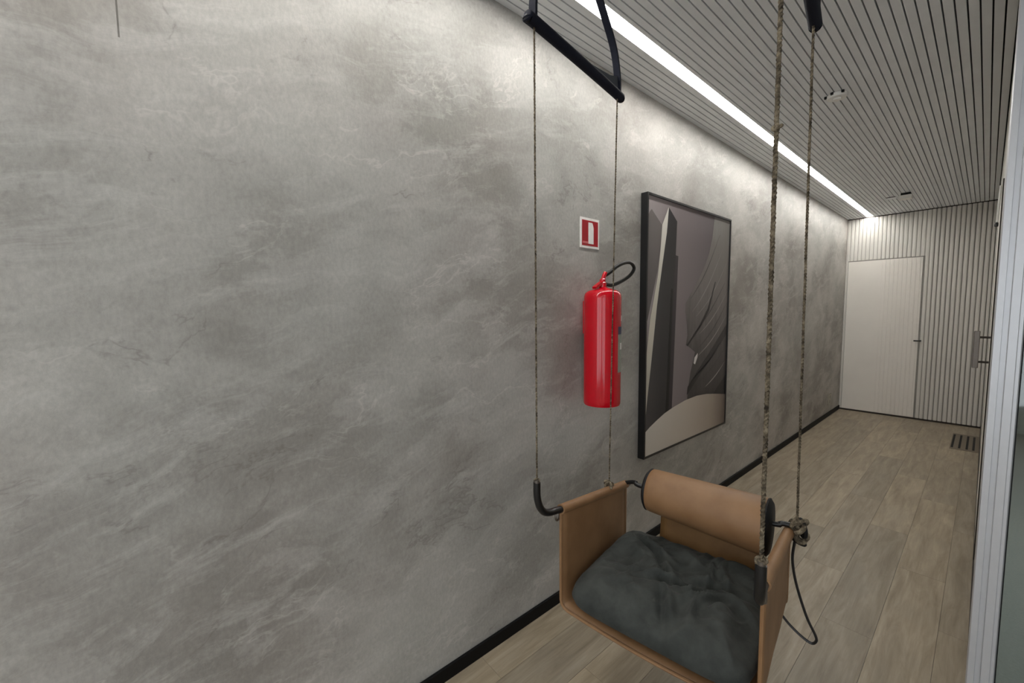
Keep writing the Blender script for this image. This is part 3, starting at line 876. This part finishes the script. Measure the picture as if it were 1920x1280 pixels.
# spreader bars and webbing under the ceiling
ZS = 2.257
def flat_strap(path, width, axis, thick=0.003):
    b = MB()
    ax = Vector(axis).normalized()
    pts = [Vector(p) for p in path]
    for k, p in enumerate(pts):
        t = (pts[min(k+1, len(pts)-1)]-pts[max(k-1, 0)]).normalized()
        n = t.cross(ax).normalized()
        w = width[k] if isinstance(width, list) else width
        for (sa, sn) in ((-1, -1), (1, -1), (1, 1), (-1, 1)):
            b.v.append(tuple(p+ax*(sa*w/2)+n*(sn*thick/2)))
    for k in range(len(pts)-1):
        for j in range(4):
            a = 4*k+j
            c = 4*k+(j+1) % 4
            b.f.append((a, c, c+4, a+4))
    b.f.append((0, 1, 2, 3))
    e = 4*(len(pts)-1)
    b.f.append((e+3, e+2, e+1, e))
    return b
for sd in (-1, 1):
    u = sd*0.305
    bar = MB().tube(smooth_path([(u, -0.290, ZS), (u, -0.263, ZS+0.004), (u, 0.0, ZS+0.006), (u, 0.263, ZS+0.004), (u, 0.290, ZS)], 5), 0.017, 14).build('spreader_bar', M['navy'], chair, smooth=True)
    for v in (-0.294, 0.294):
        MB().lathe([(0.005, -0.010), (0.009, -0.007), (0.0105, 0.0), (0.009, 0.007), (0.005, 0.010)], 14, (u, v, ZS-0.004), 'y').build('end_knob', M['black_matt'], bar, smooth=True)
    f_path = smooth_path([(u, -0.268, ZS+0.012), (u, -0.264, 2.33), (u, -0.235, 2.42), (u, -0.14, 2.52), (u, -0.02, 2.618)], 6)
    r_path = smooth_path([(u, 0.268, ZS+0.012), (u, 0.262, 2.33), (u, 0.225, 2.42), (u, 0.125, 2.52), (u, 0.02, 2.618)], 6)
    for pth in (f_path, r_path):
        flat_strap(pth, 0.024, (1, 0, 0), 0.010).build('webbing_strap', M['navy'], chair, smooth=False)
    # tight inner fold of cloth, seen as a wedge on the bar
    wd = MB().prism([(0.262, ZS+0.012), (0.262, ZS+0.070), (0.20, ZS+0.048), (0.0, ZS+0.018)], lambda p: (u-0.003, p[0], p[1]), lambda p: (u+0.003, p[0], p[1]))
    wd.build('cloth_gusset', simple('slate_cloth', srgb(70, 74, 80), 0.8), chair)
    MB().lathe([(0.030, 2.596), (0.034, 2.611), (0.034, 2.6205)], 20, (u, 0.0, 0)).build('ceiling_hook_plate', M['black'], chair, smooth=True)

# ropes
def rope_path(a, b, n=70, sag=0.0):
    a, b = Vector(a), Vector(b)
    return [a.lerp(b, k/n) for k in range(n+1)]
def rope(a, b, r):
    o = MB().tube(rope_path(a, b, 160), r, 9, twist=210, lobe=0.14).build('rope', M['rope'], chair, smooth=True)
    return o
r1 = rope((-0.305, -0.263, ZS), (-0.300, -0.268, 0.912), 0.0030)
r2 = rope((-0.305, 0.263, ZS), (-0.296, 0.205, z_top(0.205, 0)+0.012), 0.0030)
r3 = rope((0.292, -0.235, ZS), (0.300, -0.268, 0.896), 0.0048)
r4 = rope((0.303, 0.263, ZS), (0.312, 0.325, 0.725), 0.0040)
def knot(c, r, parent, mat, k=3, spread=0.012):
    b = MB()
    rnd = random.Random(int(abs(c[0])*1000+c[1]*77))
    for i in range(k):
        ax = Vector((rnd.uniform(-1, 1), rnd.uniform(-1, 1), rnd.uniform(-0.6, 0.6)+0.4))
        cc = (c[0]+rnd.uniform(-1, 1)*spread, c[1]+rnd.uniform(-1, 1)*spread, c[2]+rnd.uniform(-1, 1)*spread)
        b.torus(cc, r, r*0.42, ax, 16, 7)
    o = b.build('knot', mat, parent, smooth=True)
    return o
knot((-0.300, -0.268, 0.912), 0.006, r1, M['rope'], 2, 0.003)
knot((-0.294, 0.200, z_top(0.2, 0)+0.020), 0.012, r2, M['rope'], 4, 0.010)
knot((0.300, -0.268, 0.900), 0.008, r3, M['rope'], 2, 0.003)
knot((0.314, 0.330, 0.722), 0.017, r4, M['rope'], 5, 0.012)
knot((0.318, 0.345, 0.682), 0.015, r4, M['rope'], 3, 0.010)
knot((0.296, -0.25, 1.80), 0.006, r3, M['rope'], 2, 0.004)
MB().torus((0.325, 0.345, 0.716), 0.026, 0.007, Vector((0.9, 0.4, 0.1)), 18, 8).build('rope_ring', M['black_matt'], rod, smooth=True)
MB().torus((0.318, 0.350, 0.665), 0.016, 0.006, Vector((0.3, 0.2, 1)), 18, 8).build('rope_ring', M['black_matt'], rod, smooth=True)
cp = [(0.306, 0.36, 0.66), (0.301, 0.36, 0.593), (0.314, 0.36, 0.513), (0.345, 0.36, 0.414), (0.372, 0.36, 0.358), (0.374, 0.36, 0.338), (0.362, 0.36, 0.326), (0.336, 0.36, 0.335), (0.298, 0.36, 0.362), (0.262, 0.355, 0.405), (0.245, 0.34, 0.428)]
MB().tube(smooth_path(cp, 6), 0.0042, 8).build('elastic_cord', M['black'], chair, smooth=True)['label'] = 'looped black elastic cord'

# ------------------------------------------------------------------ cushion lying in the chair
cu = MB()
NU, NW = 84, 84
CU0, CU1, CV0, CV1 = -0.274, 0.274, -0.168, 0.345
def cush(i, j, top):
    a, b = i/NU*2-1, j/NW*2-1
    # round the corners of the square plan
    q = max(abs(a), abs(b))
    L = (abs(a)**7+abs(b)**7)**(1/7) if q > 1e-6 else 1
    k = q/L if L > 1e-6 else 1
    u = (CU0+CU1)/2 + a*k*(CU1-CU0)/2
    v = (CV0+CV1)/2 + b*k*(CV1-CV0)/2
    e = max(0.0, 1-q**5)**0.42
    zmid = 0.486
    if top:
        n1 = noise.noise(Vector((u*6, v*6, 1.3)))
        rid = 1-abs(noise.noise(Vector((u*6.5+1.6*n1, v*6.5-1.3*n1, 4.1))))*2
        rid2 = 1-abs(noise.noise(Vector((u*17+3, v*17+2*n1, 8.7))))*2
        n3 = noise.noise(Vector((u*26, v*26, 2.2)))
        w = 0.022*n1 + 0.026*max(0, rid)**1.2 + 0.009*max(0, rid2) + 0.003*n3
        # two long creases across the fabric
        for (u0, v0, ang, ln, dp) in ((-0.12, 0.20, -0.5, 0.10, 0.026), (0.0, 0.05, 0.5, 0.08, 0.026), (0.02, -0.07, -1.2, 0.10, 0.028), (0.12, 0.12, 0.2, 0.12, 0.022), (-0.05, 0.12, -1.0, 0.08, 0.026)):
            du, dv = u-u0, v-v0
            al = du*math.cos(ang)+dv*math.sin(ang)
            ac = -du*math.sin(ang)+dv*math.cos(ang)
            w -= dp*math.exp(-(al/ln)**2)*math.exp(-(ac/0.012)**2)
            w += dp*0.6*math.exp(-(al/ln)**2)*math.exp(-((ac-0.022)/0.014)**2)
        return (u, v, zmid + e*(0.046+w*e))
    return (u, v, zmid - e*0.044)
for top in (True, False):
    for i in range(NU+1):
        for j in range(NW+1):
            cu.v.append(cush(i, j, top))
n1_ = (NU+1)*(NW+1)
for i in range(NU):
    for j in range(NW):
        a = i*(NW+1)+j
        cu.f.append((a, a+NW+1, a+NW+2, a+1))
        cu.f.append((n1_+a, n1_+a+1, n1_+a+NW+2, n1_+a+NW+1))
me = cu.mesh('seat_cushion', False)
bm = bmesh.new()
bm.from_mesh(me)
bmesh.ops.remove_doubles(bm, verts=bm.verts, dist=0.0004)
bmesh.ops.recalc_face_normals(bm, faces=bm.faces)
bm.to_mesh(me)
bm.free()
me.polygons.foreach_set('use_smooth', [True]*len(me.polygons))
me.materials.append(M['velvet'])
co = bpy.data.objects.new('seat_cushion', me)
co.location = (CX, CY, CZ)
co.rotation_euler = (0, 0, YAW)
COL.objects.link(co)
tag(co, 'creased charcoal fabric cushion lying in the tan hanging chair', 'cushion')
